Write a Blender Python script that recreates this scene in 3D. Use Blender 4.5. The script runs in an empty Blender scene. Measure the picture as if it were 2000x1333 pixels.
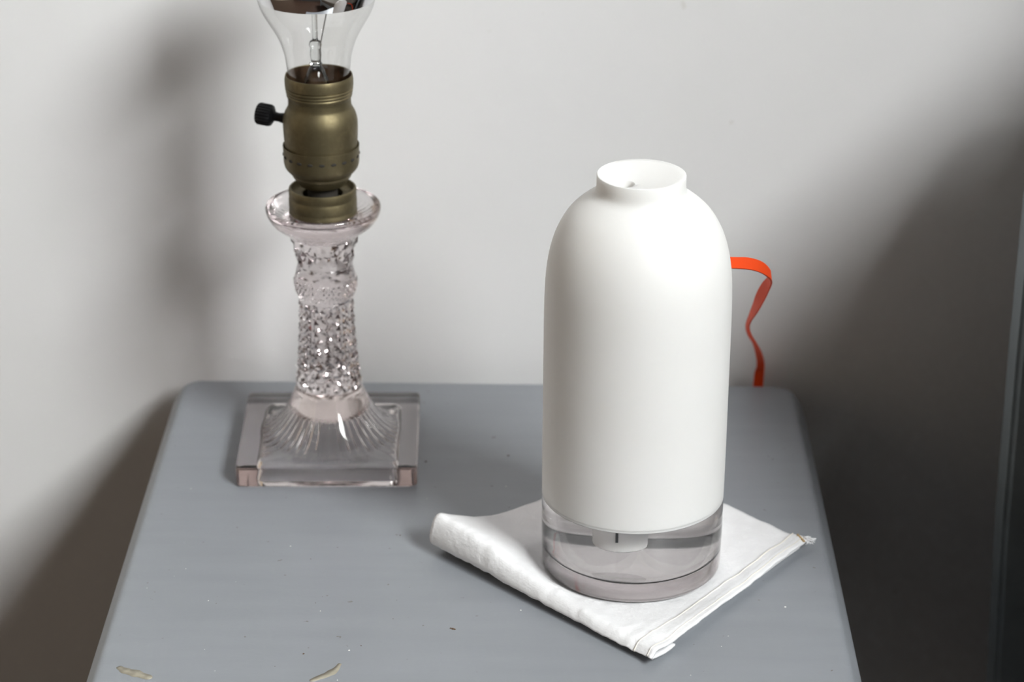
import bpy, bmesh, math, random
from mathutils import Vector, Matrix, noise

random.seed(7)
SC = bpy.context.scene
COL = SC.collection
PI = math.pi

# ------------------------------------------------------------------ camera
F_PX = 5000.0
PITCH, YAW, ROLL = math.radians(23.9), math.atan(54 * math.cos(math.radians(23.9)) / F_PX), math.radians(0.375)
fw = Vector((-math.sin(YAW) * math.cos(PITCH), math.cos(YAW) * math.cos(PITCH), -math.sin(PITCH)))
rt0 = Vector((math.cos(YAW), math.sin(YAW), 0))
up0 = rt0.cross(fw)
rt = rt0 * math.cos(ROLL) + up0 * math.sin(ROLL)
up = up0 * math.cos(ROLL) - rt0 * math.sin(ROLL)
cam_d = bpy.data.cameras.new('camera')
cam = bpy.data.objects.new('camera', cam_d)
COL.objects.link(cam)
M = Matrix((rt, up, -fw)).transposed().to_4x4()
M.translation = Vector((0, 0, 0.60))
cam.matrix_world = M
cam_d.sensor_fit = 'HORIZONTAL'
cam_d.sensor_width = 36.0
cam_d.lens = F_PX * 36.0 / 2000.0
cam_d.clip_start = 0.02
cam_d.dof.use_dof = True
cam_d.dof.focus_distance = 1.165
cam_d.dof.aperture_fstop = 9.5
SC.camera = cam

# ------------------------------------------------------------------ light
w = bpy.data.worlds.new('world')
SC.world = w
w.use_nodes = True
bg = w.node_tree.nodes['Background']
bg.inputs['Color'].default_value = (1.0, 0.93, 0.85, 1)
bg.inputs['Strength'].default_value = 0.032

WIN_C = Vector((1.22, -0.55, 1.68))          # centre of the window opening in the right wall
WIN_W, WIN_H = 1.42, 1.06                    # along y, along z
ld = bpy.data.lights.new('window_daylight', 'AREA')
ld.shape = 'RECTANGLE'
ld.size, ld.size_y = WIN_H, WIN_W
ld.energy = 284.0
ld.color = (0.965, 0.985, 1.0)
lo = bpy.data.objects.new('window_daylight', ld)
COL.objects.link(lo)
lo.location = WIN_C + Vector((0.09, 0, 0))
lo.rotation_euler = (0, math.radians(90), 0)   # shines along -x

SC.view_settings.view_transform = 'Standard'
SC.view_settings.look = 'None'
SC.view_settings.gamma = 1.0
SC.view_settings.use_curve_mapping = False
SC.view_settings.exposure = 0.0
SC.cycles.max_bounces = 16
SC.cycles.transmission_bounces = 14
SC.cycles.glossy_bounces = 6
SC.cycles.diffuse_bounces = 5
SC.cycles.transparent_max_bounces = 16
SC.cycles.sample_clamp_indirect = 150.0
SC.cycles.blur_glossy = 0.05

# ------------------------------------------------------------------ materials
def new_mat(name):
    m = bpy.data.materials.new(name)
    m.use_nodes = True
    nt = m.node_tree
    return m, nt, nt.nodes['Principled BSDF']

def setin(n, **kw):
    for k, v in kw.items():
        n.inputs[k.replace('_', ' ')].default_value = v

def noise_node(nt, scale, detail=4.0, rough=0.5, coord='Object', dist=0.0):
    tc = nt.nodes.new('ShaderNodeTexCoord')
    nz = nt.nodes.new('ShaderNodeTexNoise')
    nz.inputs['Scale'].default_value = scale
    nz.inputs['Detail'].default_value = detail
    nz.inputs['Roughness'].default_value = rough
    nz.inputs['Distortion'].default_value = dist
    nt.links.new(tc.outputs[coord], nz.inputs['Vector'])
    return nz

def ramp(nt, src, stops):
    r = nt.nodes.new('ShaderNodeValToRGB')
    nt.links.new(src, r.inputs['Fac'])
    els = r.color_ramp.elements
    while len(els) < len(stops):
        els.new(0.5)
    for e, (p, c) in zip(els, stops):
        e.position = p
        e.color = (*c, 1) if len(c) == 3 else c
    return r

def bump(nt, bsdf, src, strength, dist, prev=None):
    b = nt.nodes.new('ShaderNodeBump')
    b.inputs['Strength'].default_value = strength
    b.inputs['Distance'].default_value = dist
    nt.links.new(src, b.inputs['Height'])
    if prev is not None:
        nt.links.new(prev.outputs['Normal'], b.inputs['Normal'])
    nt.links.new(b.outputs['Normal'], bsdf.inputs['Normal'])
    return b

def plain(name, col, rough=0.5, metal=0.0, var=0.06, scale=60, bmp=0.0, bscale=300, **kw):
    m, nt, b = new_mat(name)
    nz = noise_node(nt, scale)
    lo_ = tuple(c * (1 - var) for c in col)
    hi_ = tuple(min(1, c * (1 + var)) for c in col)
    r = ramp(nt, nz.outputs['Fac'], [(0.3, lo_), (0.7, hi_)])
    nt.links.new(r.outputs['Color'], b.inputs['Base Color'])
    setin(b, Roughness=rough, Metallic=metal)
    for k, v in kw.items():
        b.inputs[k.replace('_', ' ')].default_value = v
    if bmp > 0:
        n2 = noise_node(nt, bscale, 3)
        bump(nt, b, n2.outputs['Fac'], bmp, 0.001)
    return m

def glass(name, col, ior=1.5, rough=0.0, absorb=None):
    m, nt, b = new_mat(name)
    nz = noise_node(nt, 90, 2)
    r = ramp(nt, nz.outputs['Fac'], [(0.3, tuple(c * 0.985 for c in col)), (0.7, col)])
    nt.links.new(r.outputs['Color'], b.inputs['Base Color'])
    setin(b, Roughness=rough, IOR=ior)
    b.inputs['Transmission Weight'].default_value = 1.0
    if absorb:
        va = nt.nodes.new('ShaderNodeVolumeAbsorption')
        va.inputs['Color'].default_value = (*absorb[0], 1)
        va.inputs['Density'].default_value = absorb[1]
        nt.links.new(va.outputs[0], nt.nodes['Material Output'].inputs['Volume'])
    return m

def thin_glass(name, tint, gloss_mul=1.0):
    m = bpy.data.materials.new(name)
    m.use_nodes = True
    nt = m.node_tree
    nt.nodes.clear()
    out = nt.nodes.new('ShaderNodeOutputMaterial')
    tr = nt.nodes.new('ShaderNodeBsdfTransparent')
    nz = noise_node(nt, 40, 2)
    r = ramp(nt, nz.outputs['Fac'], [(0.3, tuple(c * 0.99 for c in tint)), (0.7, tint)])
    nt.links.new(r.outputs['Color'], tr.inputs['Color'])
    gl = nt.nodes.new('ShaderNodeBsdfGlossy')
    gl.inputs['Roughness'].default_value = 0.01
    fr = nt.nodes.new('ShaderNodeLayerWeight')
    fr.inputs['Blend'].default_value = 0.5
    pw = nt.nodes.new('ShaderNodeMath'); pw.operation = 'POWER'
    pw.inputs[1].default_value = 3.2
    nt.links.new(fr.outputs['Facing'], pw.inputs[0])
    mu = nt.nodes.new('ShaderNodeMath'); mu.operation = 'MULTIPLY_ADD'
    mu.inputs[1].default_value = 0.75 * gloss_mul
    mu.inputs[2].default_value = 0.045 * gloss_mul
    mu.use_clamp = True
    nt.links.new(pw.outputs[0], mu.inputs[0])
    mx = nt.nodes.new('ShaderNodeMixShader')
    nt.links.new(mu.outputs[0], mx.inputs['Fac'])
    nt.links.new(tr.outputs[0], mx.inputs[1])
    nt.links.new(gl.outputs[0], mx.inputs[2])
    nt.links.new(mx.outputs[0], out.inputs['Surface'])
    return m

def make_wall_mat():
    m, nt, b = new_mat('white_wall_paint')
    n1 = noise_node(nt, 3.0, 3)
    r = ramp(nt, n1.outputs['Fac'], [(0.3, (0.695, 0.682, 0.680)), (0.7, (0.722, 0.710, 0.708))])
    # tiny scuffs
    n2 = noise_node(nt, 55.0, 1)
    s = ramp(nt, n2.outputs['Fac'], [(0.775, (1, 1, 1)), (0.80, (0.9, 0.885, 0.86))])
    mx = nt.nodes.new('ShaderNodeMix'); mx.data_type = 'RGBA'; mx.blend_type = 'MULTIPLY'
    mx.inputs['Factor'].default_value = 1.0
    nt.links.new(r.outputs['Color'], mx.inputs['A'])
    nt.links.new(s.outputs['Color'], mx.inputs['B'])
    nt.links.new(mx.outputs['Result'], b.inputs['Base Color'])
    setin(b, Roughness=0.75)
    n3 = noise_node(nt, 25.0, 4)
    bump(nt, b, n3.outputs['Fac'], 0.12, 0.002)
    return m

def make_table_paint():
    m, nt, b = new_mat('blue_grey_paint')
    tc = nt.nodes.new('ShaderNodeTexCoord')
    mp = nt.nodes.new('ShaderNodeMapping')
    mp.inputs['Scale'].default_value = (14, 90, 40)
    nt.links.new(tc.outputs['Object'], mp.inputs['Vector'])
    n1 = nt.nodes.new('ShaderNodeTexNoise'); n1.inputs['Scale'].default_value = 1.0; n1.inputs['Detail'].default_value = 5
    nt.links.new(mp.outputs[0], n1.inputs['Vector'])
    r = ramp(nt, n1.outputs['Fac'], [(0.25, (0.245, 0.258, 0.280)), (0.75, (0.270, 0.283, 0.307))])
    n2 = noise_node(nt, 210.0, 2)
    s = ramp(nt, n2.outputs['Fac'], [(0.235, (0.62, 0.56, 0.48)), (0.265, (1, 1, 1))])
    mx = nt.nodes.new('ShaderNodeMix'); mx.data_type = 'RGBA'; mx.blend_type = 'MULTIPLY'
    mx.inputs['Factor'].default_value = 1.0
    nt.links.new(r.outputs['Color'], mx.inputs['A'])
    nt.links.new(s.outputs['Color'], mx.inputs['B'])
    nt.links.new(mx.outputs['Result'], b.inputs['Base Color'])
    setin(b, Roughness=0.36)
    b.inputs['Specular IOR Level'].default_value = 0.5
    n3 = noise_node(nt, 400.0, 3)
    bump(nt, b, n3.outputs['Fac'], 0.10, 0.0006)
    return m

def make_cloth():
    m, nt, b = new_mat('white_cotton')
    n1 = noise_node(nt, 45, 4)
    r = ramp(nt, n1.outputs['Fac'], [(0.3, (0.80, 0.787, 0.80)), (0.7, (0.855, 0.842, 0.855))])
    nt.links.new(r.outputs['Color'], b.inputs['Base Color'])
    setin(b, Roughness=0.9)
    b.inputs['Sheen Weight'].default_value = 0.15
    tc = nt.nodes.new('ShaderNodeTexCoord')
    mp = nt.nodes.new('ShaderNodeMapping'); mp.inputs['Rotation'].default_value = (0, 0, math.radians(45))
    nt.links.new(tc.outputs['Object'], mp.inputs['Vector'])
    w1 = nt.nodes.new('ShaderNodeTexWave'); w1.inputs['Scale'].default_value = 420; w1.bands_direction = 'X'; w1.inputs['Distortion'].default_value = 1.5
    w2 = nt.nodes.new('ShaderNodeTexWave'); w2.inputs['Scale'].default_value = 420; w2.bands_direction = 'Y'; w2.inputs['Distortion'].default_value = 1.5
    nt.links.new(mp.outputs[0], w1.inputs['Vector']); nt.links.new(mp.outputs[0], w2.inputs['Vector'])
    ad = nt.nodes.new('ShaderNodeMath'); ad.operation = 'ADD'
    nt.links.new(w1.outputs['Fac'], ad.inputs[0]); nt.links.new(w2.outputs['Fac'], ad.inputs[1])
    b1 = bump(nt, b, ad.outputs[0], 0.10, 0.0002)
    n2 = noise_node(nt, 130, 4, 0.6)
    bump(nt, b, n2.outputs['Fac'], 0.6, 0.0014, b1)
    return m

def make_wood(name, a, c):
    m, nt, b = new_mat(name)
    tc = nt.nodes.new('ShaderNodeTexCoord')
    mp = nt.nodes.new('ShaderNodeMapping'); mp.inputs['Scale'].default_value = (30, 2.0, 30)
    nt.links.new(tc.outputs['Object'], mp.inputs['Vector'])
    n = nt.nodes.new('ShaderNodeTexNoise'); n.inputs['Detail'].default_value = 6
    nt.links.new(mp.outputs[0], n.inputs['Vector'])
    r = ramp(nt, n.outputs['Fac'], [(0.3, a), (0.7, c)])
    nt.links.new(r.outputs['Color'], b.inputs['Base Color'])
    setin(b, Roughness=0.45)
    return m

def make_brass():
    m, nt, b = new_mat('aged_brass')
    n1 = noise_node(nt, 120, 6, 0.65)
    r = ramp(nt, n1.outputs['Fac'], [(0.25, (0.12, 0.098, 0.052)), (0.55, (0.165, 0.135, 0.075)), (0.8, (0.25, 0.20, 0.11))])
    nt.links.new(r.outputs['Color'], b.inputs['Base Color'])
    setin(b, Metallic=0.85)
    r2 = ramp(nt, n1.outputs['Fac'], [(0.3, (0.58, 0.58, 0.58)), (0.7, (0.42, 0.42, 0.42))])
    nt.links.new(r2.outputs['Color'], b.inputs['Roughness'])
    return m

MAT = dict(
    wall=make_wall_mat(), table=make_table_paint(), cloth=make_cloth(), brass=make_brass(),
    floor=make_wood('dark_red_floorboards', (0.035, 0.020, 0.014), (0.06, 0.033, 0.022)),
    shell=plain('matte_white_shell', (0.78, 0.765, 0.752), 0.55, var=0.008, scale=30, bmp=0.03, bscale=500, Subsurface_Weight=0.4, Subsurface_Scale=0.006, Subsurface_Radius=(1.0, 0.95, 0.9)),
    acrylic=glass('clear_acrylic', (0.99, 0.985, 0.985), 1.49, absorb=((0.60, 0.42, 0.45), 5.5)),
    frosted=glass('frosted_acrylic', (0.99, 0.985, 0.985), 1.49, rough=0.16, absorb=((0.60, 0.42, 0.45), 5.5)),
    lampglass=glass('pink_tinted_pressed_glass', (0.985, 0.965, 0.965), 1.5, absorb=((0.46, 0.22, 0.16), 11.0)),
    colglass=glass('pale_pink_cut_glass', (0.985, 0.968, 0.968), 1.5, absorb=((0.42, 0.24, 0.26), 11.0)),
    water=glass('clear_water', (0.985, 0.98, 0.98), 1.33),
    bulb=thin_glass('clear_bulb_glass', (0.97, 0.97, 0.965), 1.25),
    pane=thin_glass('window_glass', (0.98, 0.99, 0.98), 0.6),
    chrome=plain('mirror_silver', (0.92, 0.92, 0.94), 0.03, 1.0, var=0.01),
    wire=plain('dull_wire', (0.35, 0.34, 0.33), 0.35, 1.0, var=0.05),
    stemglass=glass('stem_glass', (0.93, 0.95, 0.94), 1.5),
    black=plain('black_plastic_key', (0.005, 0.005, 0.006), 0.45, var=0.2, Specular_IOR_Level=0.25),
    rust=plain('brown_socket_lining', (0.10, 0.055, 0.03), 0.55, 0.4, var=0.35, scale=200),
    cable=plain('orange_flat_cable', (0.74, 0.062, 0.009), 0.5, var=0.05, Specular_IOR_Level=0.2),
    wick=plain('white_wick', (0.92, 0.92, 0.91), 0.6, var=0.02),
    mark=plain('black_mark', (0.02, 0.018, 0.015), 0.6, var=0.2),
    thread=plain('ecru_thread', (0.80, 0.755, 0.69), 0.9, var=0.08),
    tan=plain('tan_scorch_thread', (0.50, 0.34, 0.17), 0.9, var=0.15, scale=400),
    stain=plain('tan_glue_drip', (0.305, 0.275, 0.215), 0.45, var=0.12, scale=300),
    speck_w=plain('white_speck', (0.8, 0.78, 0.75), 0.8),
    speck_b=plain('brown_speck', (0.10, 0.06, 0.035), 0.8),
    head=plain('slate_blue_paint', (0.27, 0.31, 0.335), 0.5, var=0.12, scale=35, bmp=0.08),
    linen=plain('brown_added_bedding', (0.16, 0.14, 0.12), 0.9, var=0.03, bmp=0.2, bscale=200),  # kept dark so the added bedding bounces little light
    trim=plain('white_gloss_trim', (0.78, 0.77, 0.75), 0.35, var=0.02),
    ceil=plain('ceiling_white', (0.75, 0.74, 0.72), 0.9, var=0.02),
    sidewall=plain('tan_wall_paint', (0.34, 0.27, 0.20), 0.8, var=0.03, scale=4),
    shade_grey=plain('hole_shade_grey', (0.30, 0.28, 0.26), 0.5),  # tone of the shade put into the funnel hole
    dark=plain('dark_interior', (0.02, 0.016, 0.012), 0.8, var=0.2),
)

# ------------------------------------------------------------------ helpers
def link(o, parent=None):
    COL.objects.link(o)
    if parent is not None:
        o.parent = parent
    return o

def mesh_obj(name, verts, faces, mat, parent=None, smooth=True, auto=None):
    me = bpy.data.meshes.new(name)
    me.from_pydata([tuple(v) for v in verts], [], faces)
    me.validate()
    bm = bmesh.new(); bm.from_mesh(me)
    bmesh.ops.recalc_face_normals(bm, faces=bm.faces)
    bm.to_mesh(me); bm.free()
    me.materials.append(mat)
    if smooth:
        me.polygons.foreach_set('use_smooth', [True] * len(me.polygons))
        if auto is not None:
            me.set_sharp_from_angle(angle=math.radians(auto))
    o = bpy.data.objects.new(name, me)
    return link(o, parent)

def thing(name, label, cat, loc=(0, 0, 0), group=None):
    o = bpy.data.objects.new(name, None)
    o.empty_display_size = 0.03
    o.location = loc
    o['label'] = label
    o['category'] = cat
    if group:
        o['group'] = group
    return link(o)

def structure(o, label=None, cat=None):
    o['kind'] = 'structure'
    if label:
        o['label'] = label
    if cat:
        o['category'] = cat
    return o

def lathe(prof, n=96, closed=True, centre=lambda z: (0.0, 0.0), ang=0.0):
    """prof: (r, z) list. Points with r==0 become poles."""
    vs, fs, rows = [], [], []
    for r, z in prof:
        cx, cy = centre(z)
        if r <= 1e-9:
            rows.append([len(vs)]); vs.append((cx, cy, z))
        else:
            row = []
            for i in range(n):
                a = ang + 2 * PI * i / n
                row.append(len(vs)); vs.append((cx + r * math.cos(a), cy + r * math.sin(a), z))
            rows.append(row)
    pairs = list(zip(rows[:-1], rows[1:]))
    if closed:
        pairs.append((rows[-1], rows[0]))
    for A, B in pairs:
        if len(A) == 1 and len(B) == 1:
            continue
        if len(A) == 1:
            fs += [(A[0], B[i], B[(i + 1) % n]) for i in range(n)]
        elif len(B) == 1:
            fs += [(A[i], B[0], A[(i + 1) % n]) for i in range(n)]
        else:
            fs += [(A[i], B[i], B[(i + 1) % n], A[(i + 1) % n]) for i in range(n)]
    return vs, fs

def smooth_curve(pts, per=6):
    """Catmull-Rom through tuples of any dimension."""
    out = []
    P = [pts[0]] + list(pts) + [pts[-1]]
    for i in range(1, len(P) - 2):
        p0, p1, p2, p3 = P[i - 1], P[i], P[i + 1], P[i + 2]
        for k in range(per):
            t = k / per
            out.append(tuple(0.5 * ((2 * b) + (-a + c) * t + (2 * a - 5 * b + 4 * c - d) * t * t + (-a + 3 * b - 3 * c + d) * t ** 3)
                             for a, b, c, d in zip(p0, p1, p2, p3)))
    out.append(tuple(pts[-1]))
    return out

def tube(path, r, n=10):
    vs, fs = [], []
    path = [Vector(p) for p in path]
    ref = Vector((0.31, 0.2, 0.93))
    for i, p in enumerate(path):
        t = (path[min(i + 1, len(path) - 1)] - path[max(i - 1, 0)]).normalized()
        a = t.cross(ref).normalized(); b = t.cross(a)
        rr = r[i] if isinstance(r, (list, tuple)) else r
        for k in range(n):
            q = 2 * PI * k / n
            vs.append(p + a * rr * math.cos(q) + b * rr * math.sin(q))
    for i in range(len(path) - 1):
        for k in range(n):
            fs.append((i * n + k, i * n + (k + 1) % n, (i + 1) * n + (k + 1) % n, (i + 1) * n + k))
    fs.append(tuple(range(n))); fs.append(tuple((len(path) - 1) * n + k for k in range(n)))
    return vs, fs

def box_obj(name, lo_, hi_, mat, parent=None, bev=0.0, seg=3):
    bm = bmesh.new()
    bmesh.ops.create_cube(bm, size=1.0)
    for v in bm.verts:
        v.co = Vector([lo_[k] + (v.co[k] + 0.5) * (hi_[k] - lo_[k]) for k in range(3)])
    if bev > 0:
        bmesh.ops.bevel(bm, geom=list(bm.edges), offset=bev, segments=seg, affect='EDGES', profile=0.5)
    me = bpy.data.meshes.new(name); bm.to_mesh(me); bm.free()
    me.materials.append(mat)
    if bev > 0:
        me.polygons.foreach_set('use_smooth', [True] * len(me.polygons))
        me.set_sharp_from_angle(angle=math.radians(50))
    return link(bpy.data.objects.new(name, me), parent)

def join_boxes(name, boxes, mat, parent=None):
    vs, fs = [], []
    for lo_, hi_ in boxes:
        b = len(vs)
        for x in (lo_[0], hi_[0]):
            for y in (lo_[1], hi_[1]):
                for z in (lo_[2], hi_[2]):
                    vs.append((x, y, z))
        for f in ((0, 1, 3, 2), (4, 6, 7, 5), (0, 4, 5, 1), (2, 3, 7, 6), (0, 2, 6, 4), (1, 5, 7, 3)):
            fs.append(tuple(b + k for k in f))
    return mesh_obj(name, vs, fs, mat, parent, smooth=False)

def rounded_rect(x0, x1, y0, y1, r, n=8):
    pts = []
    for cx, cy, a0 in ((x1 - r, y1 - r, 0), (x0 + r, y1 - r, 90), (x0 + r, y0 + r, 180), (x1 - r, y0 + r, 270)):
        for k in range(n + 1):
            a = math.radians(a0 + 90 * k / n)
            pts.append((cx + r * math.cos(a), cy + r * math.sin(a)))
    return pts

def nz3(x, y, z, s):
    return noise.noise(Vector((x * s, y * s, z * s)))

# ------------------------------------------------------------------ the room
WALL_Y, FLOOR_Z, CEIL_Z = 1.317, -0.62, 2.15
XL, XR, YF = -2.4, WIN_C.x, -1.8
structure(box_obj('wall_back', (XL, WALL_Y, FLOOR_Z), (XR + 0.12, WALL_Y + 0.1, CEIL_Z), MAT['wall']), 'smooth off-white painted wall behind the nightstand', 'wall')
structure(box_obj('floor', (XL, YF, FLOOR_Z - 0.05), (XR + 0.12, WALL_Y, FLOOR_Z), MAT['floor']), 'dark red-brown wooden floor below the nightstand', 'floor')
structure(box_obj('wall_left', (XL - 0.1, YF, FLOOR_Z), (XL, WALL_Y + 0.1, CEIL_Z), MAT['sidewall']), 'tan painted side wall opposite the window', 'wall')
wy0, wy1, wz0, wz1 = WIN_C.y - WIN_W / 2, WIN_C.y + WIN_W / 2, WIN_C.z - WIN_H / 2, WIN_C.z + WIN_H / 2
structure(join_boxes('wall_right', [((XR, YF, FLOOR_Z), (XR + 0.12, wy0, CEIL_Z)), ((XR, wy1, FLOOR_Z), (XR + 0.12, WALL_Y, CEIL_Z)),
                                    ((XR, wy0, FLOOR_Z), (XR + 0.12, wy1, wz0)), ((XR, wy0, wz1), (XR + 0.12, wy1, CEIL_Z))], MAT['wall']),
          'off-white side wall with the window', 'wall')
win = thing('window_1', 'small white framed window high in the side wall', 'window', (XR, WIN_C.y, wz0))
structure(win)
hw, fr = WIN_W / 2, 0.03
join_boxes('window_frame', [((0.03, -hw, 0), (0.07, -hw + fr, WIN_H)), ((0.03, hw - fr, 0), (0.07, hw, WIN_H)),
                            ((0.03, -hw + fr, 0), (0.07, hw - fr, fr)), ((0.03, -hw + fr, WIN_H - fr), (0.07, hw - fr, WIN_H)),
                            ((0.035, -0.009, fr), (0.065, 0.009, WIN_H - fr))], MAT['trim'], win)
box_obj('window_sill', (-0.05, -hw - 0.05, -0.03), (0.029, hw + 0.05, 0.0), MAT['trim'], win, 0.004)
for a, b in ((-hw + fr, -0.009), (0.009, hw - fr)):
    box_obj('pane', (0.047, a, fr), (0.051, b, WIN_H - fr), MAT['pane'], win)

# ------------------------------------------------------------------ nightstand
TX0, TX1, TY0, TY1 = -0.2015, 0.150, 0.905, 1.303
ns = thing('nightstand', 'blue-grey painted wooden nightstand with rounded edges against the wall', 'nightstand', (0, 0, FLOOR_Z))
def ns_z(z): return z - FLOOR_Z
def slab(x0, x1, y0, y1, rc, zt, th, rb):
    rings = []
    prof = [(0.012, zt - th), (0.0, zt - th)] if False else []
    k = 5
    for i in range(k + 1):       # lower roundover
        a = -PI / 2 + (PI / 2) * i / k
        prof.append((rb * 0.5 * (1 - math.cos(a)), zt - th + rb * 0.5 + rb * 0.5 * math.sin(a)))
    # eased edge: a steep slope, softly rounded at its top and bottom
    prof += smooth_curve([(0.0, zt - 0.0130), (0.0004, zt - 0.0108), (0.0018, zt - 0.0078), (0.0048, zt - 0.0030), (0.0062, zt - 0.0012), (0.0078, zt - 0.0003), (0.0100, zt)], 3)
    vs, fs = [], []
    for ins, z in prof:
        ring = rounded_rect(x0 + ins, x1 - ins, y0 + ins, y1 - ins, max(rc - ins, 0.002), 10)
        n = len(ring)
        vs += [(x, y, z) for x, y in ring]
    for j in range(len(prof) - 1):
        for i in range(n):
            fs.append((j * n + i, j * n + (i + 1) % n, (j + 1) * n + (i + 1) % n, (j + 1) * n + i))
    fs.append(tuple(range(n))); fs.append(tuple((len(prof) - 1) * n + i for i in range(n)))
    return vs, fs
vs, fs = slab(TX0, TX1, TY0, TY1, 0.017, ns_z(0), 0.024, 0.0085)
mesh_obj('tabletop', vs, fs, MAT['table'], ns, True, 30)
bx0, bx1, by0, by1 = TX0 + 0.03, TX1 - 0.03, TY0 + 0.03, TY1 - 0.02
box_obj('body', (bx0, by0 + 0.02, ns_z(-0.20)), (bx1, by1, ns_z(-0.0242)), MAT['table'], ns, 0.003)
dr = box_obj('drawer', (bx0 + 0.022, by0 + 0.004, ns_z(-0.175)), (bx1 - 0.022, by0 + 0.0198, ns_z(-0.05)), MAT['table'], ns, 0.004)
vs, fs = lathe(smooth_curve([(0, 0.0), (0.006, 0.0), (0.005, 0.008), (0.012, 0.016), (0.012, 0.022), (0, 0.027)], 4), 24, False)
vs = [((bx0 + bx1) / 2 + x, by0 + 0.004 - z, ns_z(-0.112) + y) for x, y, z in vs]
mesh_obj('knob', vs, fs, MAT['brass'], dr)
for lx in (bx0 + 0.02, bx1 - 0.02):
    for ly in (by0 + 0.042, by1 - 0.022):
        vs, fs = [], []
        for z, hwid in ((ns_z(-0.1999), 0.019), (0.0, 0.012)):
            vs += [(lx - hwid, ly - hwid, z), (lx + hwid, ly - hwid, z), (lx + hwid, ly + hwid, z), (lx - hwid, ly + hwid, z)]
        fs = [(0, 1, 2, 3), (7, 6, 5, 4)] + [(k, (k + 1) % 4, 4 + (k + 1) % 4, 4 + k) for k in range(4)]
        mesh_obj('leg', vs, fs, MAT['table'], ns, False)

def flake(pts, width, name, mat, label=None):
    """thin dried smear along a path on the table top"""
    P = smooth_curve(pts, 7)
    L, R = [], []
    for i, p in enumerate(P):
        a = Vector(P[max(i - 1, 0)]); b = Vector(P[min(i + 1, len(P) - 1)])
        t = (b - a).normalized(); nrm = Vector((-t.y, t.x))
        e = math.sin(PI * (i + 0.35) / (len(P) - 0.3)) ** 0.4
        wd = width * e * (1 + 0.35 * nz3(p[0], p[1], 0.3, 330))
        L.append((p[0] + nrm.x * wd, p[1] + nrm.y * wd)); R.append((p[0] - nrm.x * wd, p[1] - nrm.y * wd))
    vs, fs = [], []
    for z in (ns_z(0.00002), ns_z(0.00006)):
        vs += [(x, y, z) for x, y in L] + [(x, y, z) for x, y in R]
    n = len(P)
    for i in range(n - 1):
        fs += [(i, i + 1, n + i + 1, n + i), (2 * n + i, 3 * n + i, 3 * n + i + 1, 2 * n + i + 1),
               (i, 2 * n + i, 2 * n + i + 1, i + 1), (n + i, n + i + 1, 3 * n + i + 1, 3 * n + i)]
    fs += [(0, n, 3 * n, 2 * n), (n - 1, 3 * n - 1, 4 * n - 1, 2 * n - 1)]
    o = mesh_obj(name, vs, fs, mat, ns)
    if label:
        o['label'] = label
flake([(-0.1855, 0.9885), (-0.182, 0.9852), (-0.1775, 0.9832), (-0.173, 0.9808), (-0.1690, 0.9790)], 0.0027, 'dried_drip', MAT['stain'], 'tan dried smear near the front left edge')
flake([(-0.0985, 0.9780), (-0.0955, 0.9805), (-0.0912, 0.9838), (-0.0880, 0.9880), (-0.0862, 0.9935)], 0.0019, 'dried_drip', MAT['stain'], 'curved tan dried smear at the front')

def specks(name, spots, mat):
    vs, fs = [], []
    for x, y, r in spots:
        b = len(vs)
        k = 6
        for i in range(k):
            a = 2 * PI * i / k + x * 900
            rr = r * (0.7 + 0.5 * abs(nz3(x + i, y, 0.7, 3)))
            vs.append((x + rr * math.cos(a), y + rr * math.sin(a), ns_z(0.00002)))
        vs.append((x, y, ns_z(r * 0.6)))
        fs += [(b + i, b + (i + 1) % k, b + k) for i in range(k)]
        fs.append(tuple(b + i for i in reversed(range(k))))
    o = mesh_obj(name, vs, fs, mat, ns, False)
    o['kind'] = 'stuff'
    o['label'] = 'tiny specks of dust on the tabletop'
rb = []
for _ in range(34):
    rb.append((random.uniform(-0.19, 0.13), random.uniform(0.94, 1.2), random.uniform(0.00022, 0.0005)))
specks('dust_specks', rb + [(0.1187, 1.049, 0.0007), (-0.083, 1.005, 0.0006)], MAT['speck_w'])
rb = []
for _ in range(26):
    rb.append((random.uniform(-0.18, 0.13), random.uniform(0.94, 1.25), random.uniform(0.00022, 0.00055)))
specks('crumb_specks', rb + [(-0.0365, 1.0253, 0.0011), (-0.0375, 1.0258, 0.0008), (-0.0357, 1.0249, 0.0008), (-0.1034, 1.0015, 0.0007),
                           (-0.0565, 1.197, 0.0009), (-0.0135, 1.205, 0.0009)], MAT['speck_b'])

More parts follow.
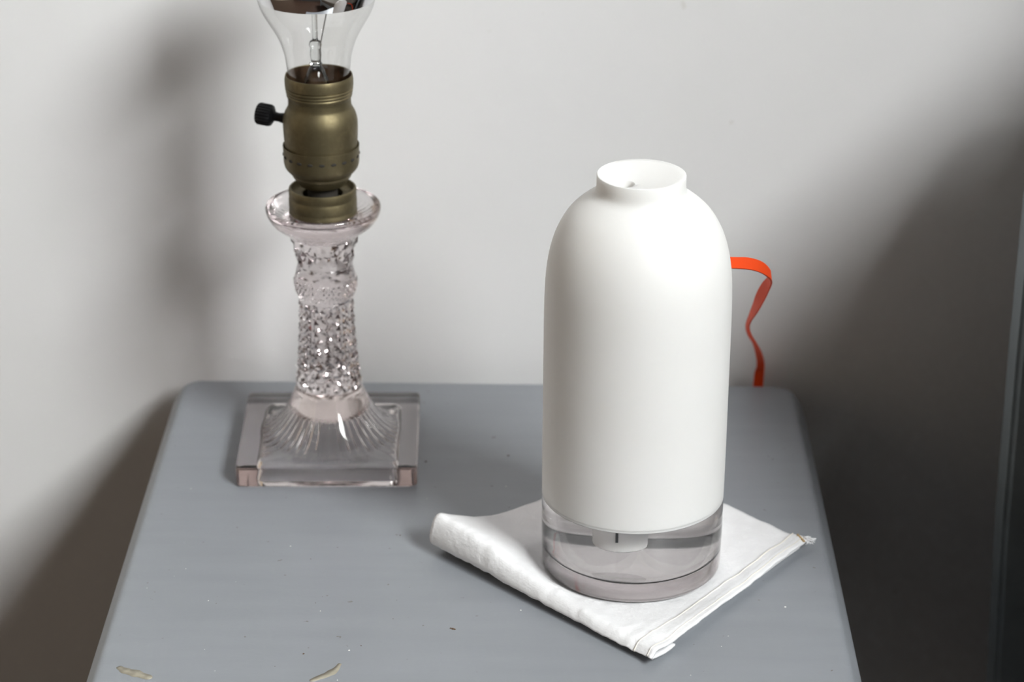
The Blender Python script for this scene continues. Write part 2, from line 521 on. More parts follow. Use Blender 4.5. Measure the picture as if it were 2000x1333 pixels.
# ------------------------------------------------------------------ folded cloth
cl = thing('folded_napkin', 'folded white cotton napkin lying under the white bottle', 'napkin', (0, 0, 0.0))
cL, cB, cR, cK = Vector((-0.0485, 1.0985)), Vector((0.0555, 0.9955)), Vector((0.1345, 1.1065)), Vector((0.0490, 1.1890))
LEN_LB = (cB - cL).length
def crest(s):
    return 0.0055 + 0.0145 * (1 - s) ** 1.25 + 0.0018 * math.sin(3 * PI * s) * (1 - s)
def cloth_pt(s, t, z):
    p = (cL * (1 - s) + cB * s) * (1 - t) + (cK * (1 - s) + cR * s) * t
    return Vector((p.x, p.y, z))
FLAT = 0.0042
def section(s):
    """cross-section from under the fold, round it, and over to the far edge: (t, z)"""
    H = crest(s)
    wmm = 0.13
    c = [(0.016, 0.0014), (0.008, 0.0015), (0.001, 0.0022 + 0.06 * H), (-0.0020, 0.30 * H + 0.001), (-0.0018, 0.62 * H), (0.0002, 0.90 * H),
         (0.0030, H), (0.0075, H * 0.93), (0.0145, 0.74 * H + 0.0004)]
    base_w = 0.030 + 0.012 * (1 - s)
    c += [(base_w * 0.75, FLAT + (H - FLAT) * 0.30), (base_w * 1.1, FLAT + (H - FLAT) * 0.08), (base_w * 1.5, FLAT)]
    c = [(d / wmm, z) for d, z in c]
    t = c[-1][0]
    k = 14
    c += [(t + (1 - t) * (i + 1) / k, FLAT) for i in range(k)]
    return smooth_curve(c, 3)
NS_ = 90
rows = []
for i in range(NS_ + 1):
    s = i / NS_
    row = []
    for j, (t, z) in enumerate(section(s)):
        p = cloth_pt(s, t, z)
        top = 1.0 if j > 14 else (0.5 if j > 6 else 0.2)
        wr = 0.0014 * nz3(p.x, p.y, 0.1, 38) + 0.0005 * nz3(p.x * 1.7, p.y * 0.8, 2.1, 110)
        # keep it flat under the bottle
        d = math.hypot(p.x - 0.0471, p.y - 1.0837)
        wr *= min(1, max(0, (d - 0.040) / 0.012)) * top
        if j < 24:                                               # crinkles across the folded edge
            q = s * LEN_LB
            wr += 0.0007 * nz3(q, t * 0.03, 7.7, 210) + 0.0006 * nz3(q, t * 0.02, 1.7, 75)
        if s > 0.925:
            p.z += 0.0008 * top                                  # doubled hem
        p.z += 0.0007 * math.exp(-((s - 0.925) / 0.007) ** 2) * top
        p.z += max(wr, -0.0016)
        e = 0.0012 * nz3(p.x, p.y, 4.0, 45) + 0.0007 * nz3(p.x, p.y, 9.0, 160)
        if s > 0.985 or t > 0.97:
            p.x += e; p.y += e * 0.6
        if s > 0.95 and j > 8:                                   # lift of the hem end by the fold
            p.z += 0.0006
        if j > 8:                                                # pressed flat by the bottle
            p.z = min(p.z, 0.0047 + max(0, d - 0.0436) * 0.8)
        row.append(p)
    rows.append(row)
nj = len(rows[0])
vs = [p for r in rows for p in r]
fs = [(i * nj + j, (i + 1) * nj + j, (i + 1) * nj + j + 1, i * nj + j + 1) for i in range(NS_) for j in range(nj - 1)]
cloth = mesh_obj('cloth', vs, fs, MAT['cloth'], cl)
md = cloth.modifiers.new('thickness', 'SOLIDIFY'); md.thickness = 0.0011; md.offset = -1
# recalc may flip the open sheet: make the normals look up on the flat part
me = cloth.data
if sum(p.normal.z for p in me.polygons) < 0:
    me.flip_normals()
# lower layers of the fold, peeking out at the open edges
for k, (ins, z) in enumerate(((0.0022, 0.0003), (0.0036, 0.0015))):
    vs, fs = [], []
    n = 40
    for i in range(n + 1):
        for j in range(n + 1):
            s = 0.02 + (0.972 - ins * 4 - 0.02 + 0.012 * j / n) * i / n
            t = 0.10 + (0.985 - ins * 3 - 0.10) * j / n
            p = cloth_pt(s, t, z)
            e = 0.0010 * nz3(p.x, p.y, 6.0 + k, 60)
            vs.append((p.x + e, p.y + e * 0.5, p.z + 0.0002 * abs(nz3(p.x, p.y, k, 90))))
    fs = [(i * (n + 1) + j, (i + 1) * (n + 1) + j, (i + 1) * (n + 1) + j + 1, i * (n + 1) + j + 1) for i in range(n) for j in range(n)]
    lay = mesh_obj('under_layer', vs, fs, MAT['cloth'], cl)
    if sum(p.normal.z for p in lay.data.polygons) < 0:
        lay.data.flip_normals()
    md = lay.modifiers.new('thickness', 'SOLIDIFY'); md.thickness = 0.0009; md.offset = 1
# stitched seam of the hem
for s_at, rad in ((0.925, 0.00036), (0.982, 0.00024)):
    i = round(s_at * NS_)
    path = [p + Vector((0, 0, 0.0002)) + Vector((1, -1, 0)) * 0.0005 * nz3(p.x, p.y, 3.3, 70) for p in rows[i][7:]]
    vs, fs = tube(path, rad, 6)
    sm = mesh_obj('hem_seam', vs, fs, MAT['thread'], cl)
    sm['label'] = 'ecru stitched hem line'
# the frayed right corner
c0 = rows[NS_][nj - 1]
vs, fs = [], []
def add(vsfs):
    b = len(vs)
    vs.extend(vsfs[0]); fs.extend([tuple(b + q for q in f) for f in vsfs[1]])
for k in range(46):
    a = math.radians(random.gauss(-28, 24))
    ln = random.uniform(0.0015, 0.0042)
    st = c0 + Vector((random.uniform(-0.0025, 0.0005), random.uniform(-0.002, 0.002), random.uniform(-0.0012, 0.0006)))
    pth = [st]
    for q in range(4):
        a += random.uniform(-0.6, 0.6)
        pth.append(pth[-1] + Vector((math.cos(a), math.sin(a), random.uniform(-0.25, 0.2))) * ln / 4)
        pth[-1].z = max(pth[-1].z, 0.0006)
    add(tube(pth, random.uniform(0.00016, 0.00034), 5))
fy = mesh_obj('frayed_threads', vs, fs, MAT['cloth'], cl); fy['kind'] = 'stuff'; fy['label'] = 'frayed white threads at the right corner'
a = rows[NS_ - 4][nj - 2] + Vector((-0.003, 0.001, 0.0004)); b = rows[NS_ - 1][nj - 2] + Vector((-0.0035, -0.0035, 0.0004)); 
a2 = rows[NS_ - 5][nj - 1]; b2 = rows[NS_][nj - 3]
pth = [a2.lerp(b2, q / 6) + Vector((0, 0, 0.0003)) for q in range(7)]
vs, fs = tube(pth, 0.0006, 7)
st = mesh_obj('scorched_stitch', vs, fs, MAT['tan'], cl); st['label'] = 'tan stitch across the right corner'

# ------------------------------------------------------------------ bottle humidifier
HZ = 0.0052
hb = thing('bottle_humidifier', 'white bottle-shaped humidifier with clear base standing on the napkin', 'humidifier', (0.0471, 1.0837, HZ))
out = [(0.0431, 0.0371), (0.0431, 0.0385), (0.0431, 0.040), (0.0432, 0.060), (0.0432, 0.080), (0.0432, 0.100), (0.0432, 0.118), (0.04315, 0.132), (0.0428, 0.1445),
       (0.0421, 0.1530), (0.0407, 0.1610), (0.0386, 0.1680), (0.0358, 0.1740), (0.0325, 0.1790), (0.0288, 0.1828), (0.0252, 0.1857), (0.0225, 0.1876), (0.0209, 0.1892), (0.02035, 0.1908)]
prof = smooth_curve(out, 3) + [(0.0202, 0.1925), (0.0202, 0.1970), (0.0201, 0.19735), (0.01985, 0.1975)]
N = 160
vs, fs = lathe(prof, N, False)
# slightly flattened patch where the flat cable leaves
nd = Vector((math.cos(math.radians(16)), math.sin(math.radians(16))))
vv = []
for x, y, z in vs:
    if 0.139 < z < 0.1685:
        lim = 0.0428 + (0.0377 - 0.0428) * max(0, (z - 0.140)) / 0.0285
        q = x * nd.x + y * nd.y
        if q > lim:
            x -= nd.x * (q - lim); y -= nd.y * (q - lim)
    vv.append((x, y, z))
vs = vv
# oblique funnel down to an off-centre hole
last = len(vs) - N
hc, hr, hz = Vector((-0.0082, -0.0058)), 0.0051, 0.1975 - 0.0027
def ring(cx, cy, r, z):
    b = len(vs)
    for i in range(N):
        a = 2 * PI * i / N
        vs.append((cx + r * math.cos(a), cy + r * math.sin(a), z))
    for i in range(N):
        fs.append((last + i, last + (i + 1) % N, b + (i + 1) % N, b + i))
    return b
for k in range(1, 9):
    u = k / 8
    zc = 0.1975 - (0.1975 - hz) * (u * 0.85 + 0.15 * math.sin(u * PI / 2))
    last = ring(hc.x * u, hc.y * u, 0.01985 + (hr - 0.01985) * u, zc)
for r_, z_ in ((hr * 0.93, hz - 0.0004), (hr * 0.90, hz - 0.0060), (hr * 0.76, hz - 0.0062), (hr * 0.74, hz - 0.016)):
    last = ring(hc.x, hc.y, r_, z_)
fs.append(tuple(last + i for i in range(N)))
hole_shade_z = hz - 0.0052  # grey disc added here to darken the hole like deep shade
# closed underside
last = 0
for r_, z_ in ((0.0385, 0.0371), (0.0380, 0.0375), (0.0380, 0.042)):
    last = ring(0, 0, r_, z_)
fs.append(tuple(last + i for i in range(N)))
mesh_obj('shell', vs, fs, MAT['shell'], hb, True, 42)['label'] = 'matte white bottle-shaped shell with funnel top'
nv, nf = lathe([(0.0, hole_shade_z - 0.001), (hr * 0.86, hole_shade_z - 0.001), (hr * 0.86, hole_shade_z), (hr * 0.5, hole_shade_z + 0.0006), (hr * 0.3, hole_shade_z - 0.0006), (0.0, hole_shade_z - 0.0006)], 40, False, lambda z: (hc.x, hc.y))
mesh_obj('hole_shade', nv, nf, MAT['shade_grey'], hb, True, 35)['label'] = 'small grey disc inside the funnel hole, standing in for its shade'
# clear acrylic base
cup = [(0.0, 0.0), (0.0400, 0.0), (0.0415, 0.0004), (0.0425, 0.0014), (0.0428, 0.003), (0.0431, 0.020), (0.0431, 0.0370), (0.0389, 0.0370), (0.0386, 0.0366),
       (0.0386, 0.0150), (0.0383, 0.0125), (0.0374, 0.0102), (0.0358, 0.0085), (0.0335, 0.0076), (0.030, 0.0072), (0.0, 0.0072)]
vs, fs = lathe(cup, 160, False)
cb = mesh_obj('clear_base', vs, fs, MAT['acrylic'], hb, True, 35)
cb['label'] = 'clear acrylic water base'
cb.data.materials.append(MAT['frosted'])            # lightly frosted underside
for p in cb.data.polygons:
    if p.center.z < 0.0003:
        p.material_index = 1
wt = [(0.0, 0.0071), (0.0300, 0.0071), (0.0336, 0.0075), (0.0359, 0.0084), (0.0375, 0.0101), (0.0384, 0.0124), (0.0387, 0.0150), (0.0387, 0.0367), (0.0, 0.0367)]
vs, fs = lathe(wt, 128, False)
mesh_obj('water', vs, fs, MAT['water'], hb, True, 35)['label'] = 'clear water inside the base'
wp = [(0.0, 0.0150), (0.0086, 0.0150), (0.0094, 0.0156), (0.0096, 0.0168), (0.0096, 0.0400), (0.0, 0.0400)]
vs, fs = lathe(wp, 64, False)
wk = mesh_obj('wick', vs, fs, MAT['wick'], hb, True, 40)
wk.location = (-0.004, -0.002, 0)
box_obj('level_mark', (-0.0024, -0.0099, 0.0205), (-0.0014, -0.0092, 0.0330), MAT['mark'], wk, 0.0001)['label'] = 'short black mark on the wick'

# orange flat cable, two edges
FRONT = [(82.0, 1097, 151.5), (87.4, 1100, 150.7), (94.0, 1108, 147.2), (99.6, 1116, 143.6), (105.4, 1126, 138.4), (110.5, 1138, 131.4), (114.5, 1150, 123.2), (114.5, 1165, 111.3), (113.5, 1178, 100.2),
         (112.0, 1192, 88.6), (110.6, 1205, 78.7), (110.8, 1217, 69.8), (113.4, 1232, 58.9), (118.3, 1250, 45.6), (123.4, 1272, 30.1), (127.5, 1296, 12.2), (128.3, 1307, -4), (128.0, 1308.0, -60), (127.6, 1308.0, -300), (127.4, 1308.0, -612)]
BACK = [(82.0, 1103, 154.5), (87.7, 1106, 153.6), (94.4, 1115, 150.0), (100.5, 1124, 146.2), (107.3, 1134, 140.4), (112.0, 1145, 132.8), (114.1, 1155, 125.2), (112.1, 1168, 115.5), (110.8, 1182, 104.1),
        (110.6, 1196, 92.5), (110.0, 1209, 80.7), (109.6, 1222, 69.0), (111.9, 1237, 57.5), (116.6, 1256, 44.1), (120.6, 1278, 28.0), (123.7, 1300.5, 10.5), (123.4, 1311.0, -5), (123.0, 1312.5, -60), (122.6, 1312.5, -300), (122.4, 1312.5, -612)]
A = [Vector(p) / 1000 for p in smooth_curve(FRONT, 6)]
B = [Vector(p) / 1000 for p in smooth_curve(BACK, 6)]
off = Vector((0.0471, 1.0837, HZ))
vs, fs = [], []
n = len(A)
for i in range(n):
    t = (A[min(i + 1, n - 1)] - A[max(i - 1, 0)]).normalized()
    nrm = t.cross(B[i] - A[i]).normalized() * 0.0004
    for p in (A[i] + nrm, B[i] + nrm, B[i] - nrm, A[i] - nrm):
        vs.append(p - off)
for i in range(n - 1):
    for k in range(4):
        fs.append((4 * i + k, 4 * i + (k + 1) % 4, 4 * i + 4 + (k + 1) % 4, 4 * i + 4 + k))
fs += [(0, 1, 2, 3), tuple(4 * (n - 1) + k for k in (3, 2, 1, 0))]
mesh_obj('flat_cable', vs, fs, MAT['cable'], hb, True, 40)['label'] = 'orange flat ribbon cable leaving the back of the bottle'

# ------------------------------------------------------------------ table lamp
LX, LY, LEAN = -0.1072, 1.2125, -0.0070
lamp = thing('table_lamp', 'pink-tinted pressed glass table lamp with brass socket and bare bulb', 'lamp', (LX, LY, 0.0))
def lean(vs):
    return [(v[0] + LEAN * v[2], v[1], v[2]) for v in vs]

# square base plate, hollow underneath, with a sunburst
NA = 288
HALF, TH = 0.0465, 0.0112
RZ = math.radians(1.6)
def sq(a, h, rc):
    """rounded-square radius in direction a"""
    c, s = abs(math.cos(a)), abs(math.sin(a))
    if c < s:
        c, s = s, c
    if h * s / c <= h - rc:
        return h / c
    k = h - rc                       # circle of radius rc about (k, k)
    bq = k * (c + s); disc = bq * bq - (2 * k * k - rc * rc)
    return bq + math.sqrt(max(disc, 0))
R1, R0, FH = 0.0375, 0.0168, 0.0263
def flare(r):
    if r >= R1: return 0.0
    u = (R1 - r) / (R1 - R0)
    return FH * u ** 2.0 if u < 1 else FH
def ribs(r, a, amp):
    if r >= 0.0345 or r <= 0.0125: return 0.0
    return amp * math.sin(PI * (0.0345 - r) / 0.022) ** 0.7 * abs(math.sin(19 * a))
rings = []
def add_ring(fn):
    row = []
    for i in range(NA):
        a = 2 * PI * i / NA
        r, z = fn(a)
        row.append((r * math.cos(a + RZ), r * math.sin(a + RZ), z))
    rings.append(row)
add_ring(lambda a: (R0 - 0.0008, TH + FH + 0.0002))
add_ring(lambda a: (R0, TH + FH))
for k in range(1, 15):
    r = R0 + (R1 - R0) * (k / 14) ** 0.85
    add_ring(lambda a, r=r: (r, TH + flare(r)))
for u in (0.33, 0.66):
    add_ring(lambda a, u=u: (R1 + (sq(a, HALF - 0.0012, 0.003) - R1) * u, TH))
add_ring(lambda a: (sq(a, HALF - 0.0012, 0.003), TH))
add_ring(lambda a: (sq(a, HALF - 0.0004, 0.0034), TH - 0.0004))
add_ring(lambda a: (sq(a, HALF, 0.0036), TH - 0.0013))
add_ring(lambda a: (sq(a, HALF, 0.0036), 0.0010))
add_ring(lambda a: (sq(a, HALF - 0.0008, 0.003), 0.0002))
RH = 0.0365
add_ring(lambda a: (sq(a, RH, 0.004), 0.0002))
add_ring(lambda a: (sq(a, RH - 0.0012, 0.004), 0.0052))
add_ring(lambda a: (sq(a, RH - 0.0022, 0.004), 0.0060))
def under(r):
    return 0.0056 + 0.62 * flare(max(r, 0.0165))
for k in range(0, 26):
    r = 0.0335 - (0.0335 - 0.009) * k / 25
    add_ring(lambda a, r=r: (r, under(r) + ribs(r, a, 0.0014)))
add_ring(lambda a: (0.006, under(0.012)))
vs = [v for row in rings for v in row]
fs = []
for j in range(len(rings) - 1):
    for i in range(NA):
        fs.append((j * NA + i, j * NA + (i + 1) % NA, (j + 1) * NA + (i + 1) % NA, (j + 1) * NA + i))
fs.append(tuple(range(NA))); fs.append(tuple((len(rings) - 1) * NA + i for i in range(NA)))
mesh_obj('base_plate', lean(vs), fs, MAT['lampglass'], lamp, True, 40)['label'] = 'square glass foot with sunburst ribs'

# column with cut diamonds, ball ring, flared dish on top
def diamonds(a, z, nn, per):
    u = nn * a / (2 * PI); p, q = u + z / per, u - z / per
    return min(abs(p - round(p)), abs(q - round(q))) * 2     # 0 in the grooves, up to 1 at the tips
def interp(prof, z):
    for (r0, z0), (r1, z1) in zip(prof[:-1], prof[1:]):
        if z0 <= z <= z1:
            return r0 + (r1 - r0) * (z - z0) / max(z1 - z0, 1e-9)
    return prof[0][0] if z < prof[0][1] else prof[-1][0]
low = smooth_curve([(0.0168, 0.0380), (0.0166, 0.0400), (0.0162, 0.0440), (0.0154, 0.052), (0.0148, 0.060), (0.0143, 0.068), (0.01395, 0.077), (0.0138, 0.0862)], 6)
ball = smooth_curve([(0.0139, 0.0870), (0.0148, 0.0905), (0.01565, 0.0948), (0.0156, 0.0985), (0.0148, 0.1022), (0.0140, 0.1050)], 7)
upp = smooth_curve([(0.0138, 0.1058), (0.0142, 0.1095), (0.0150, 0.1135), (0.0162, 0.1175), (0.0174, 0.1208)], 6)
NC = 192
cv, cf = [], []
def pt(r, a, z):
    cv.append((r * math.cos(a), r * math.sin(a), z)); return len(cv) - 1
def circle(r, z, fn=None):
    return [pt(r if fn is None else fn(2 * PI * i / NC, r), 2 * PI * i / NC, z) for i in range(NC)]
def bridge(A, B):
    """quads or a fan between two closed rings whose counts divide each other"""
    if len(A) > len(B):
        return bridge(B, A)
    m, k = len(A), len(B) // len(A)
    for i in range(m):
        if k == 1:
            cf.append((A[i], A[(i + 1) % m], B[(i + 1) % m], B[i])); continue
        lo_i = i * k - k // 2
        for q in range(lo_i, lo_i + k):
            cf.append((A[i], B[(q + 1) % len(B)], B[q % len(B)]))
        cf.append((A[i], A[(i + 1) % m], B[(lo_i + k) % len(B)]))
def diamond_band(prof, nn, halfrows, sink, rise):
    """flat-faceted diamonds; returns the bottom and the top ring"""
    z0, z1 = prof[0][1], prof[-1][1]
    L = []
    for jj in range(halfrows + 1):
        z = z0 + (z1 - z0) * jj / halfrows
        e = 0 if jj in (0, halfrows) else 1
        L.append([pt(interp(prof, z) - sink * e, 2 * PI * (ii + 0.5 * (jj % 2)) / nn, z) for ii in range(nn)])
    def at_(jj, ii):                     # ii counted in half steps
        return L[jj][((ii - (jj % 2)) // 2) % nn]
    for jj in range(0, halfrows - 1):
        for ii in range(nn):
            h = 2 * ii + (jj % 2)
            b_, t_, l_, r_ = at_(jj, h), at_(jj + 2, h), at_(jj + 1, h - 1), at_(jj + 1, h + 1)
            z = z0 + (z1 - z0) * (jj + 1) / halfrows
            c_ = pt(interp(prof, z) + rise, PI * h / nn, z)
            cf.extend([(b_, r_, c_), (r_, t_, c_), (t_, l_, c_), (l_, b_, c_)])
    for jj, up_ in ((0, 1), (halfrows, -1)):
        for ii in range(nn):
            h = 2 * ii + (jj % 2)
            cf.append((at_(jj, h), at_(jj, h + 2), at_(jj + up_, h + 1)))
    return L[0], L[-1]
c0_ = pt(0, 0, low[0][1])
b0, b1 = diamond_band(low, 16, 14, 0.0006, 0.0007)
for i in range(16):
    cf.append((c0_, b0[(i + 1) % 16], b0[i]))
prev = None
for r, z in ball:
    e = min(1, max(0, (z - 0.0872) / 0.003)) * min(1, max(0, (0.0990 - z) / 0.002))
    ring_ = circle(r, z, lambda a, r, e=e, z=z: r + 0.0009 * e * diamonds(a, z, 36, 0.0034))
    if prev is None:
        bridge(b1, ring_)
    else:
        bridge(prev, ring_)
    prev = ring_
u0, u1 = diamond_band(upp, 12, 4, 0.0006, 0.0010)
bridge(u0, prev)
dish = smooth_curve([(0.0178, 0.1216), (0.0200, 0.1240), (0.0238, 0.1268), (0.0268, 0.1298), (0.0287, 0.1332), (0.0292, 0.1362), (0.0286, 0.1374), (0.0278, 0.1368), (0.0255, 0.1345), (0.0225, 0.1332), (0.0200, 0.1330)], 4)
prev = None
for r, z in dish + [(0.0120, 0.1330), (0.0006, 0.1330)]:
    ring_ = []
    for i in range(NC):
        a = 2 * PI * i / NC
        rib = -0.0003 * abs(math.sin(20 * a)) if (z < 0.1300 and 0.0185 < r < 0.028) else 0.0
        ring_.append(pt(r, a, z + rib))
    if prev is None:
        bridge(u1, ring_)
    else:
        bridge(prev, ring_)
    prev = ring_
cf.append(tuple(prev))
mesh_obj('column', lean(cv), cf, MAT['colglass'], lamp, True, 17)['label'] = 'diamond-cut glass column with flared dish top'

# brass collar on the dish
pc = [(0.0165, 0.1332), (0.0172, 0.1336), (0.0173, 0.1350), (0.0170, 0.1358), (0.0170, 0.1362), (0.0172, 0.1370), (0.0172, 0.1412), (0.01695, 0.1418), (0.01685, 0.1424), (0.0171, 0.1432),
      (0.01715, 0.1455), (0.01695, 0.1466), (0.0164, 0.1471), (0.0158, 0.1468), (0.0152, 0.1448), (0.0148, 0.1443), (0.0108, 0.1440), (0.0102, 0.1436), (0.0102, 0.1340)]
vs, fs = lathe(pc, 96, True)
mesh_obj('collar', lean(vs), fs, MAT['brass'], lamp, True, 35)['label'] = 'ridged brass collar'
vs, fs = lathe([(0.0, 0.1334), (0.0100, 0.1334), (0.0100, 0.1405), (0.0076, 0.1410), (0.0074, 0.1500), (0.0, 0.1500)], 48, False)
mesh_obj('nipple', lean(vs), fs, MAT['dark'], lamp, True, 35)

# socket cap: bowl plus pierced ring
capp = smooth_curve([(0.0, 0.1478), (0.0070, 0.1478), (0.0108, 0.1484), (0.0122, 0.1497), (0.0138, 0.1520), (0.0148, 0.1534), (0.0152, 0.1544), (0.0154, 0.1550), (0.0166, 0.1560), (0.0184, 0.1584), (0.0190, 0.1612)], 4)
capp += [(0.01905, 0.1685), (0.0192, 0.1692), (0.01915, 0.1697), (0.0186, 0.1694), (0.0184, 0.1688), (0.0184, 0.1620), (0.0, 0.1600)]
vs, fs = lathe(capp, 128, False)
cap = mesh_obj('socket_cap', lean(vs), fs, MAT['brass'], lamp, True, 40)
cap['label'] = 'brass socket cap with a ring of small slots'
slot_mesh = None
for k in range(20):
    a = 2 * PI * (k + 0.3) / 20
    if slot_mesh is None:
        bm = bmesh.new()
        bmesh.ops.create_uvsphere(bm, u_segments=10, v_segments=6, radius=1.0)
        for v in bm.verts:
            v.co = Vector((v.co.x * 0.0004, v.co.y * 0.0015, v.co.z * 0.0008))
        slot_mesh = bpy.data.meshes.new('slot'); bm.to_mesh(slot_mesh); bm.free(); slot_mesh.materials.append(MAT['dark'])
    so = bpy.data.objects.new('slot', slot_mesh)
    so.location = (0.01905 * math.cos(a) + LEAN * 0.1648, 0.01905 * math.sin(a), 0.1648)
    so.rotation_euler = (0, 0, a)
    link(so, cap)

# socket shell
shp = smooth_curve([(0.01815, 0.1622), (0.01825, 0.170), (0.01860, 0.1760), (0.01870, 0.1805), (0.01845, 0.1838), (0.0176, 0.1868), (0.0164, 0.1890), (0.0158, 0.1905), (0.0157, 0.1930)], 4)
shp += [(0.0157, 0.1945), (0.0160, 0.1949), (0.0163, 0.1956), (0.0164, 0.1963), (0.01605, 0.1968), (0.0166, 0.1974), (0.01665, 0.1979), (0.0162, 0.1984), (0.01685, 0.1990), (0.0169, 0.1996), (0.0164, 0.2001),
        (0.01705, 0.2008), (0.0171, 0.2040), (0.0168, 0.2058), (0.0166, 0.2064), (0.0163, 0.2064)]
inn = [(0.0161, 0.2058), (0.0159, 0.1990), (0.0152, 0.1945), (0.0151, 0.1900), (0.0150, 0.1700), (0.0, 0.1700)]
vs, fs = lathe(shp + [(0.0161, 0.2060)], 128, False)
mesh_obj('socket_shell', lean(vs), fs, MAT['brass'], lamp, True, 40)['label'] = 'aged brass socket shell with threaded rim'
vs, fs = lathe([(0.0160, 0.2061)] + inn, 96, False)
o = mesh_obj('socket_liner', lean(vs), fs, MAT['rust'], lamp, True, 60)
o['label'] = 'brown socket lining'

# black turn key
kd = Vector((-0.955, 0.25, 0.10)).normalized()
k0 = Vector((LEAN * 0.178, 0, 0.1795)) + kd * 0.0165
ks = Vector((0, 0, 1)).cross(kd).normalized(); ku = kd.cross(ks)
def keyed(prof, n, knurl=0.0):
    vs, fs, rr = [], [], []
    for r, d in prof:
        for i in range(n):
            a = 2 * PI * i / n
            q = r * (1 + (knurl if (i % 2 and r > 0.004) else 0))
            vs.append(k0 + kd * d + ks * q * math.cos(a) + ku * q * math.sin(a))
    m = len(prof)
    for j in range(m - 1):
        for i in range(n):
            fs.append((j * n + i, j * n + (i + 1) % n, (j + 1) * n + (i + 1) % n, (j + 1) * n + i))
    fs.append(tuple(range(n))); fs.append(tuple((m - 1) * n + i for i in range(n)))
    return vs, fs
vs, fs = keyed([(0.0028, 0.0), (0.0026, 0.0035), (0.0022, 0.0055), (0.0024, 0.0078), (0.0038, 0.0086), (0.0052, 0.0094), (0.0056, 0.0106), (0.0056, 0.0160), (0.0050, 0.0170), (0.0030, 0.0173)], 44, -0.07)
mesh_obj('switch_key', vs, fs, MAT['black'], lamp, True, 30)['label'] = 'black knurled turn switch'

# bulb: clear neck and shoulder, silvered bowl, stem
bulb_low = smooth_curve([(0.0128, 0.1820), (0.0132, 0.1950), (0.0140, 0.2010), (0.0150, 0.2060), (0.0158, 0.2100), (0.0163, 0.2150), (0.0172, 0.2190), (0.0190, 0.2245), (0.0212, 0.2290), (0.0238, 0.2335), (0.0264, 0.2380), (0.0281, 0.2420), (0.0290, 0.2457)], 4)
vs, fs = lathe(bulb_low, 128, False)
bl = mesh_obj('light_bulb', lean(vs), fs, MAT['bulb'], lamp, True)
bl['label'] = 'clear glass bulb with mirrored top'
bt = [(0.0289, 0.2457), (0.0296, 0.2485)]
for k in range(1, 17):
    a = (PI / 2) * k / 16
    bt.append((0.0300 * math.cos(math.radians(0) + a) if k < 16 else 0.0, 0.2515 + 0.0300 * math.sin(a)))
bt.insert(2, (0.0300, 0.2515))
vs, fs = lathe(bt, 128, False)
mesh_obj('silver_bowl', lean(vs), fs, MAT['chrome'], bl, True)['label'] = 'mirrored silver crown of the bulb'
# stem: flared glass tube, pinch and rod
sx = -0.0012
vs, fs = lathe([(0.0, 0.184), (0.0075, 0.184), (0.0070, 0.195), (0.0060, 0.204), (0.0042, 0.2085), (0.0026, 0.211), (0.0, 0.2115)], 40, False, lambda z: (sx, 0))
mesh_obj('stem_flare', lean(vs), fs, MAT['stemglass'], bl, True)
vs, fs = lathe(smooth_curve([(0.0, 0.2105), (0.0032, 0.2115), (0.0024, 0.2135), (0.0029, 0.2165), (0.0026, 0.2195), (0.0032, 0.2215), (0.0026, 0.2235), (0.0014, 0.2245), (0.0013, 0.2300), (0.0013, 0.2500), (0.0, 0.2505)], 4), 24, False, lambda z: (sx, 0))
vs = [(x if abs(x - sx) < 0.001 else x, y * 0.7, z) for x, y, z in vs]
mesh_obj('stem_rod', lean(vs), fs, MAT['stemglass'], bl, True)
vs, fs = tube([(0.0010, -0.001, 0.2100), (0.0014, -0.001, 0.2220), (0.0035, -0.001, 0.2320), (0.0062, -0.001, 0.2440), (0.007, -0.001, 0.250)], 0.00030, 8)
mesh_obj('lead_wire', lean(vs), fs, MAT['wire'], bl, True)

# ------------------------------------------------------------------ bed at the right edge; unseen bedding added for its shadow
bed = thing('bed', 'dark slate-blue painted bed headboard standing near the wall at the right edge', 'bed', (0.262, 1.0, FLOOR_Z))
X0 = 0.2505
outl = [(X0 + 0.008, FLOOR_Z), (X0 + 0.008, -0.25), (X0 + 0.001, -0.05), (X0, 0.05), (X0 + 0.0003, 0.140), (X0 + 0.002, 0.168), (X0 + 0.006, 0.187), (X0 + 0.014, 0.200), (X0 + 0.028, 0.208), (X0 + 0.05, 0.212), (X0 + 0.25, 0.218), (X0 + 0.46, 0.222)]
xm = X0 + 0.46
full = outl + [(2 * xm - x, z) for x, z in reversed(outl[:-1])]
def prism(pts, y0, y1, bev=0.0):
    bm = bmesh.new()
    a = [bm.verts.new((x, y0, z)) for x, z in pts]
    f = bm.faces.new(a)
    r = bmesh.ops.extrude_face_region(bm, geom=[f])
    for v in r['geom']:
        if isinstance(v, bmesh.types.BMVert):
            v.co.y = y1
    bmesh.ops.recalc_face_normals(bm, faces=bm.faces)
    if bev:
        eds = [e for e in bm.edges if abs(e.verts[0].co.y - e.verts[1].co.y) < 1e-6]
        bmesh.ops.bevel(bm, geom=eds, offset=bev, segments=3, affect='EDGES')
    return bm
bm = prism([(x - 0.262, z - FLOOR_Z) for x, z in full], 1.215 - 1.0, 1.243 - 1.0, 0.003)
me = bpy.data.meshes.new('headboard'); bm.to_mesh(me); bm.free(); me.materials.append(MAT['head'])
me.polygons.foreach_set('use_smooth', [True] * len(me.polygons)); me.set_sharp_from_angle(angle=math.radians(35))
link(bpy.data.objects.new('headboard', me), bed)
BZ = -FLOOR_Z
box_obj('side_rail', (0.012, -1.4, BZ - 0.36), (0.042, 0.2145, BZ - 0.20), MAT['head'], bed, 0.004)
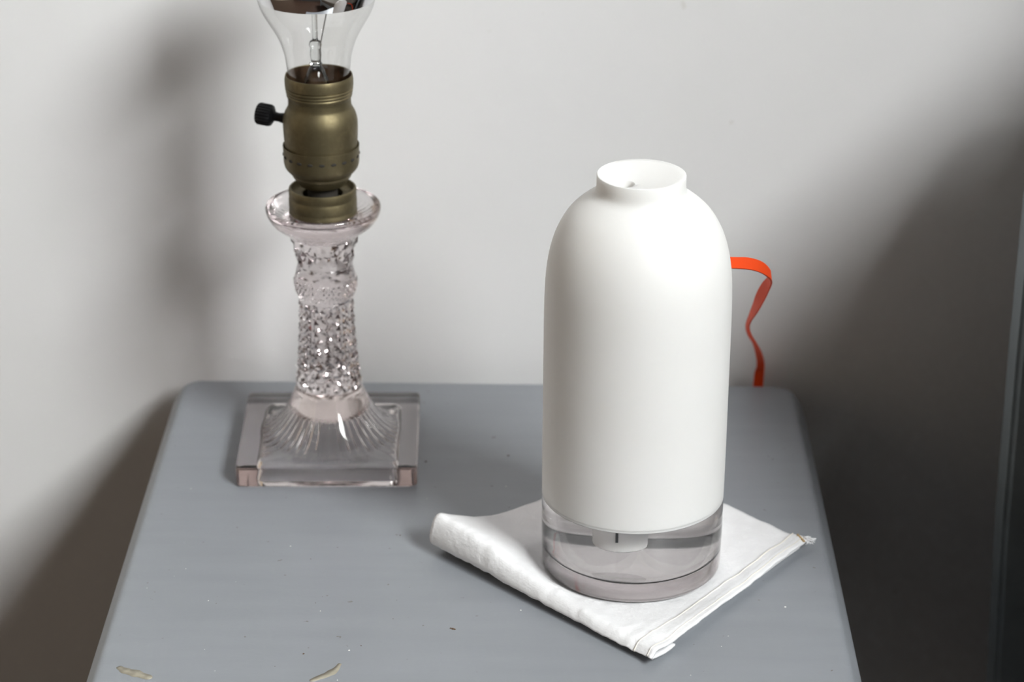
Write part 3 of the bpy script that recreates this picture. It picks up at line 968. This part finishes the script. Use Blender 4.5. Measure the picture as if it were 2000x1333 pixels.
box_obj('side_rail', (0.878, -1.4, BZ - 0.36), (0.908, 0.2145, BZ - 0.20), MAT['head'], bed, 0.004)
box_obj('foot_panel', (0.0, -1.44, 0.0), (0.92, -1.402, BZ - 0.05), MAT['head'], bed, 0.006)
mt = box_obj('added_mattress', (0.262 + 0.046, 1.0 - 1.39, -0.30), (0.262 + 0.874, 1.212, -0.045), MAT['linen'], None, 0.035, 5)  # out of view, added with the other bedding for its shadow
mt['label'] = 'thick unseen block on the bed beside the nightstand, added for its shadow'; mt['category'] = 'added_mattress'
def shadow_pillow(name, cx, cy, cz, lx, ly, lz, label):  # unseen soft blocks added to hold back window light
    vs, fs = [], []
    nu, nv = 40, 20
    for j in range(nv + 1):
        ph = -PI / 2 + PI * j / nv
        for i in range(nu):
            th = 2 * PI * i / nu
            ex = 0.45
            c, s = math.cos(th), math.sin(th)
            x = math.copysign(abs(c) ** ex, c) * max(math.cos(ph), 0) ** 0.38
            y = math.copysign(abs(s) ** ex, s) * max(math.cos(ph), 0) ** 0.38
            z = math.copysign(abs(math.sin(ph)) ** 1.2, ph)
            x *= lx / 2; y *= ly / 2; z *= lz / 2
            z *= 1.0 - 0.25 * (y / ly) if z > 0 else 1.0
            z += 0.006 * nz3(x + cx, y + cy, 0.4, 9) * math.cos(ph)
            vs.append((x, y, z + lz / 2))
    for j in range(nv):
        for i in range(nu):
            fs.append((j * nu + i, j * nu + (i + 1) % nu, (j + 1) * nu + (i + 1) % nu, (j + 1) * nu + i))
    o = mesh_obj(name, vs, fs, MAT['linen'], None, True)
    o.location = (cx, cy, cz)
    o['label'] = label; o['category'] = name
    return o
shadow_pillow('shadow_pillow', 0.650, 1.018, -0.042, 0.765, 0.370, 0.20, 'unseen brown padding against the headboard, under another, added to cast shadow')
shadow_pillow('shadow_pillow', 0.640, 1.035, 0.168, 0.750, 0.330, 0.14, 'unseen upper brown padding by the headboard, added to shade table and wall')
shadow_pillow('shadow_cushion', 0.66, 1.115, 0.318, 0.54, 0.17, 0.11, 'unseen brown padding on top of the two pillows, added to shade the wall')  # added to darken the upper right of the wall
